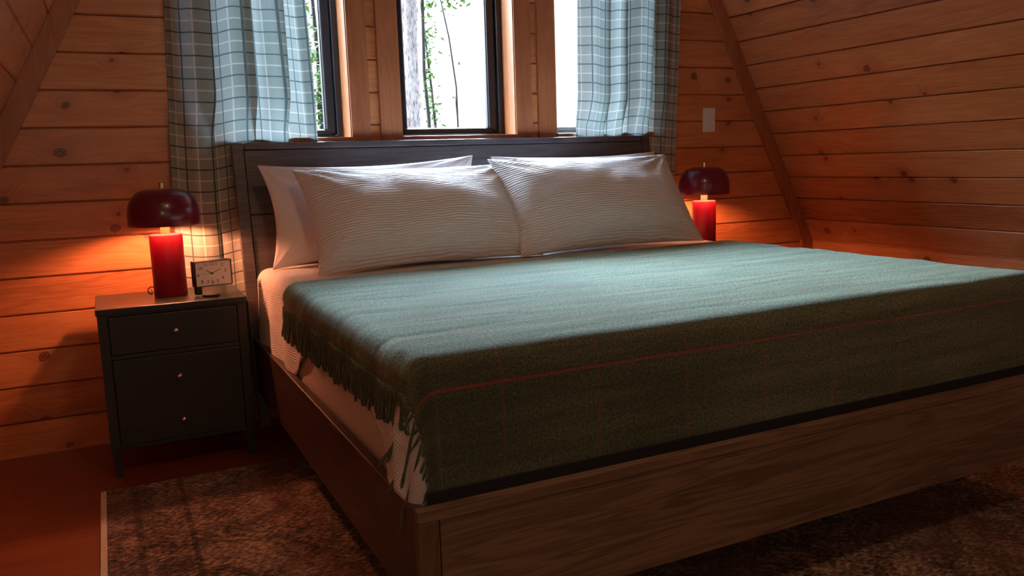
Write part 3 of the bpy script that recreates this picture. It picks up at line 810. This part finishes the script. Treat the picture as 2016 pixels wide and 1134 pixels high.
curtain('curtain', 2.085, 2.715, 2.075, 2.672, -.052, [(.017, 4.1, 1.7), (.007, 8.1, .3), (.006, 2.4, 2.)], 'grey plaid curtain hanging next to the light switch', uoff=.02, deep=[(.24, .05, .03), (.42, .070, .032), (.68, .062, .034)])
rd = tag(empty('curtain_rod', (CX, -.055, 2.33)), 'dark metal curtain rod above the windows', 'curtain rod')
q = MB(); q.tube([(-1.22, 0, 0), (0, 0, 0), (1.22, 0, 0)], .009, 12); q.build('rod', M_steel, rd, smooth=True)
for x in (-1.19, 1.19):
    q = MB(); q.tube([(x, 0, -.0), (x, .054, 0)], .006, 8); q.build('bracket', M_steel, rd)
# ------------------------------------------------------------------ switch
sw = tag(empty('light_switch', (2.917, 0, 1.241)), 'white wall plate with a small toggle switch on the pine wall', 'light switch')
q = MB(); q.box(-.040, .040, -.006, 0, -.062, .062); q.build('plate', M_plate, sw, bevel=.002)
q = MB(); q.tube([(0, -.006, -.004), (.003, -.010, .004), (.006, -.016, .012)], [.005, .0045, .0035], 8); q.build('toggle', M_plate, sw, smooth=True)
# ------------------------------------------------------------------ rug
rg = tag(empty('area_rug', (-.108, -.577, 0)), 'worn brown patterned area rug under the bed', 'rug')
q = MB(); q.box(.018, 3.18, -2.9, 0, 0, .009); q.build('pile', M_rug, rg, bevel=.002)
q = MB(); q.box(0, .018, -2.9, 0, 0, .010); o = q.build('binding', M_bind, rg, bevel=.003); o['label'] = 'cream edge binding'
# ------------------------------------------------------------------ unseen fill lamps, added for warm front light
M_globe = emit('fill_globe_glow', (1., .70, .45), FILL_GLOBE_E)
fl = tag(empty('fill_globe_lamp', (-.25, -4.3, 0)), 'unseen globe lamp added behind the viewer as warm fill', 'floor lamp')  # added fill from the near left, fading along the foot panel
q = MB(); q.lathe([(0, 0), (.14, 0), (.14, .02), (.02, .03), (.012, .05), (.012, 1.22), (.03, 1.23), (.03, 1.25), (0, 1.25)], 32); q.build('pole', M_steel, fl)
q = MB(); q.lathe([(.13*math.sin(R(a)), 1.37-.13*math.cos(R(a))) for a in range(8, 181, 8)], 32); q.build('globe', M_globe, fl, smooth=True)
cl = tag(empty('overhead_fill', (.72, -2.9, 2.55)), 'unseen round fill light added overhead to warm the room', 'ceiling light')  # added fill for the upper walls, no fixture in view
q = MB(); q.lathe([(0, 0), (.16, 0), (.16, -.03), (.15, -.03)], 40); q.build('rim', M_steel, cl)
q = MB(); q.lathe([(.15, -.03), (.13, -.06), (.08, -.08), (0, -.085)], 40); q.build('diffuser', M_dome, cl, smooth=True)
# ------------------------------------------------------------------ outside
mb = MB(); mb.box(-30, 30, .3, 40, -2.6, -2.5); struct(mb.build('ground', M_ground), 'ground of the clearing far below the windows', 'ground')
def trunk(mb, pts, rads, n=40, amp=.02):
    vs = []; steps = 80
    for i in range(steps+1):
        t = i/steps*(len(pts)-1); k = min(int(t), len(pts)-2); f = t-k
        c = Vector(pts[k]).lerp(Vector(pts[k+1]), f); r = rads[k]*(1-f)+rads[k+1]*f
        for j in range(n):
            a = 2*math.pi*j/n; rr = r*(1+amp*8*noise.noise(Vector((math.cos(a)*3, math.sin(a)*3, c.z*1.4))))
            vs.append((c.x+rr*math.cos(a), c.y+rr*math.sin(a), c.z))
    mb.add(vs, [(i*n+j, i*n+(j+1) % n, (i+1)*n+(j+1) % n, (i+1)*n+j) for i in range(steps) for j in range(n)])
t = tag(empty('pine_tree', (2.70, 4.1, -2.5)), 'wide pale tree trunk outside the middle window', 'tree')
q = MB(); trunk(q, [(0, 0, 0), (0, 0, 4), (.03, 0, 6), (.07, 0, 9)], [.16, .118, .115, .09], amp=.006)
q.build('trunk', M_bark, t, smooth=True)
def leaves(mb, c, n, spread, size, rnd):
    for _ in range(n):
        p = Vector((c[0]+rnd.gauss(0, spread[0]), c[1]+rnd.gauss(0, spread[1]), c[2]+rnd.gauss(0, spread[2])))
        a = Vector((rnd.uniform(-1, 1), rnd.uniform(-1, 1), rnd.uniform(-.6, .6))).normalized(); b = a.cross(Vector((rnd.uniform(-1, 1), rnd.uniform(-1, 1), 1))).normalized()
        s = size*rnd.uniform(.6, 1.3); nn = a.cross(b)
        mb.add([p-a*s, p-a*s*.2+b*s*.42+nn*s*.1, p+a*s, p-a*s*.2-b*s*.42+nn*s*.1], [(0, 1, 2), (0, 2, 3)])
def sapling(loc, path, rad, clusters, label, seed, lsize=.028):
    rnd = random.Random(seed)
    t = tag(empty('sapling', loc), label, 'young tree', 'young trees beyond the windows')
    q = MB(); q.tube(path, [rad*(1-.5*i/len(path)) for i in range(len(path))], 7)
    for (x, y, z, n, sp_) in clusters[::2]:
        q.tube([(x*.4, y, z-.25), (x*.8, y, z-.08), (x, y, z)], rad*.3, 5)
    q.build('stem', M_stem, t, smooth=True)
    q = MB()
    for (x, y, z, n, sp_) in clusters: leaves(q, (x, y, z), n, sp_, lsize, rnd)
    q.build('foliage', M_leaf, t)
# vine-hung stem right of the trunk
sapling((3.11, 4.75, -2.5), [(0, 0, 0), (.0, 0, 2), (.01, 0, 4.0), (-.02, 0, 4.5), (0, 0, 5.2), (-.02, 0, 6)], .026,
        [(-.02, 0, 5.2, 110, (.06, .1, .14)), (.06, 0, 4.85, 70, (.04, .1, .18)), (.0, 0, 4.5, 40, (.03, .1, .12)), (.03, 0, 4.15, 30, (.03, .1, .12))],
        'slender leafy stem just past the wide trunk outside', 1, .036)
sapling((3.50, 5.5, -2.5), [(0, 0, 0), (0, 0, 2), (-.02, 0, 3.9), (-.05, 0, 4.4), (-.11, 0, 5.1), (-.12, 0, 5.9)], .020,
        [(-.02, 0, 4.2, 50, (.03, .1, .16)), (-.06, 0, 4.7, 40, (.03, .1, .16)), (.0, 0, 5.65, 240, (.17, .15, .12)), (.28, 0, 5.5, 150, (.12, .15, .14))],
        'thin young tree with a leafy top in the middle window', 2, .040)
sapling((4.13, 6.4, -2.5), [(0, 0, 0), (0, 0, 3.9), (0, 0, 4.5), (-.07, 0, 5.1), (-.25, 0, 6.0)], .014,
        [(-.02, 0, 4.4, 8, (.02, .1, .14)), (.0, 0, 4.9, 5, (.03, .1, .1)), (-.2, 0, 6.0, 60, (.12, .1, .08)), (.45, 0, 5.6, 9, (.06, .1, .1))],
        'bare thin stem leaning across the middle window', 3, .030)
sapling((1.86, 4.3, -2.5), [(0, 0, 0), (0, 0, 2.5), (.03, 0, 4.5), (-.02, 0, 6)], .03,
        [(.0, 0, 4.25, 260, (.09, .2, .25)), (-.06, 0, 4.6, 120, (.06, .2, .2)), (-.08, 0, 3.9, 160, (.08, .2, .2)), (-.1, 0, 5.0, 40, (.06, .2, .2))],
        'bright green leafy sapling seen beside the plaid curtain over the clock', 4, .040)
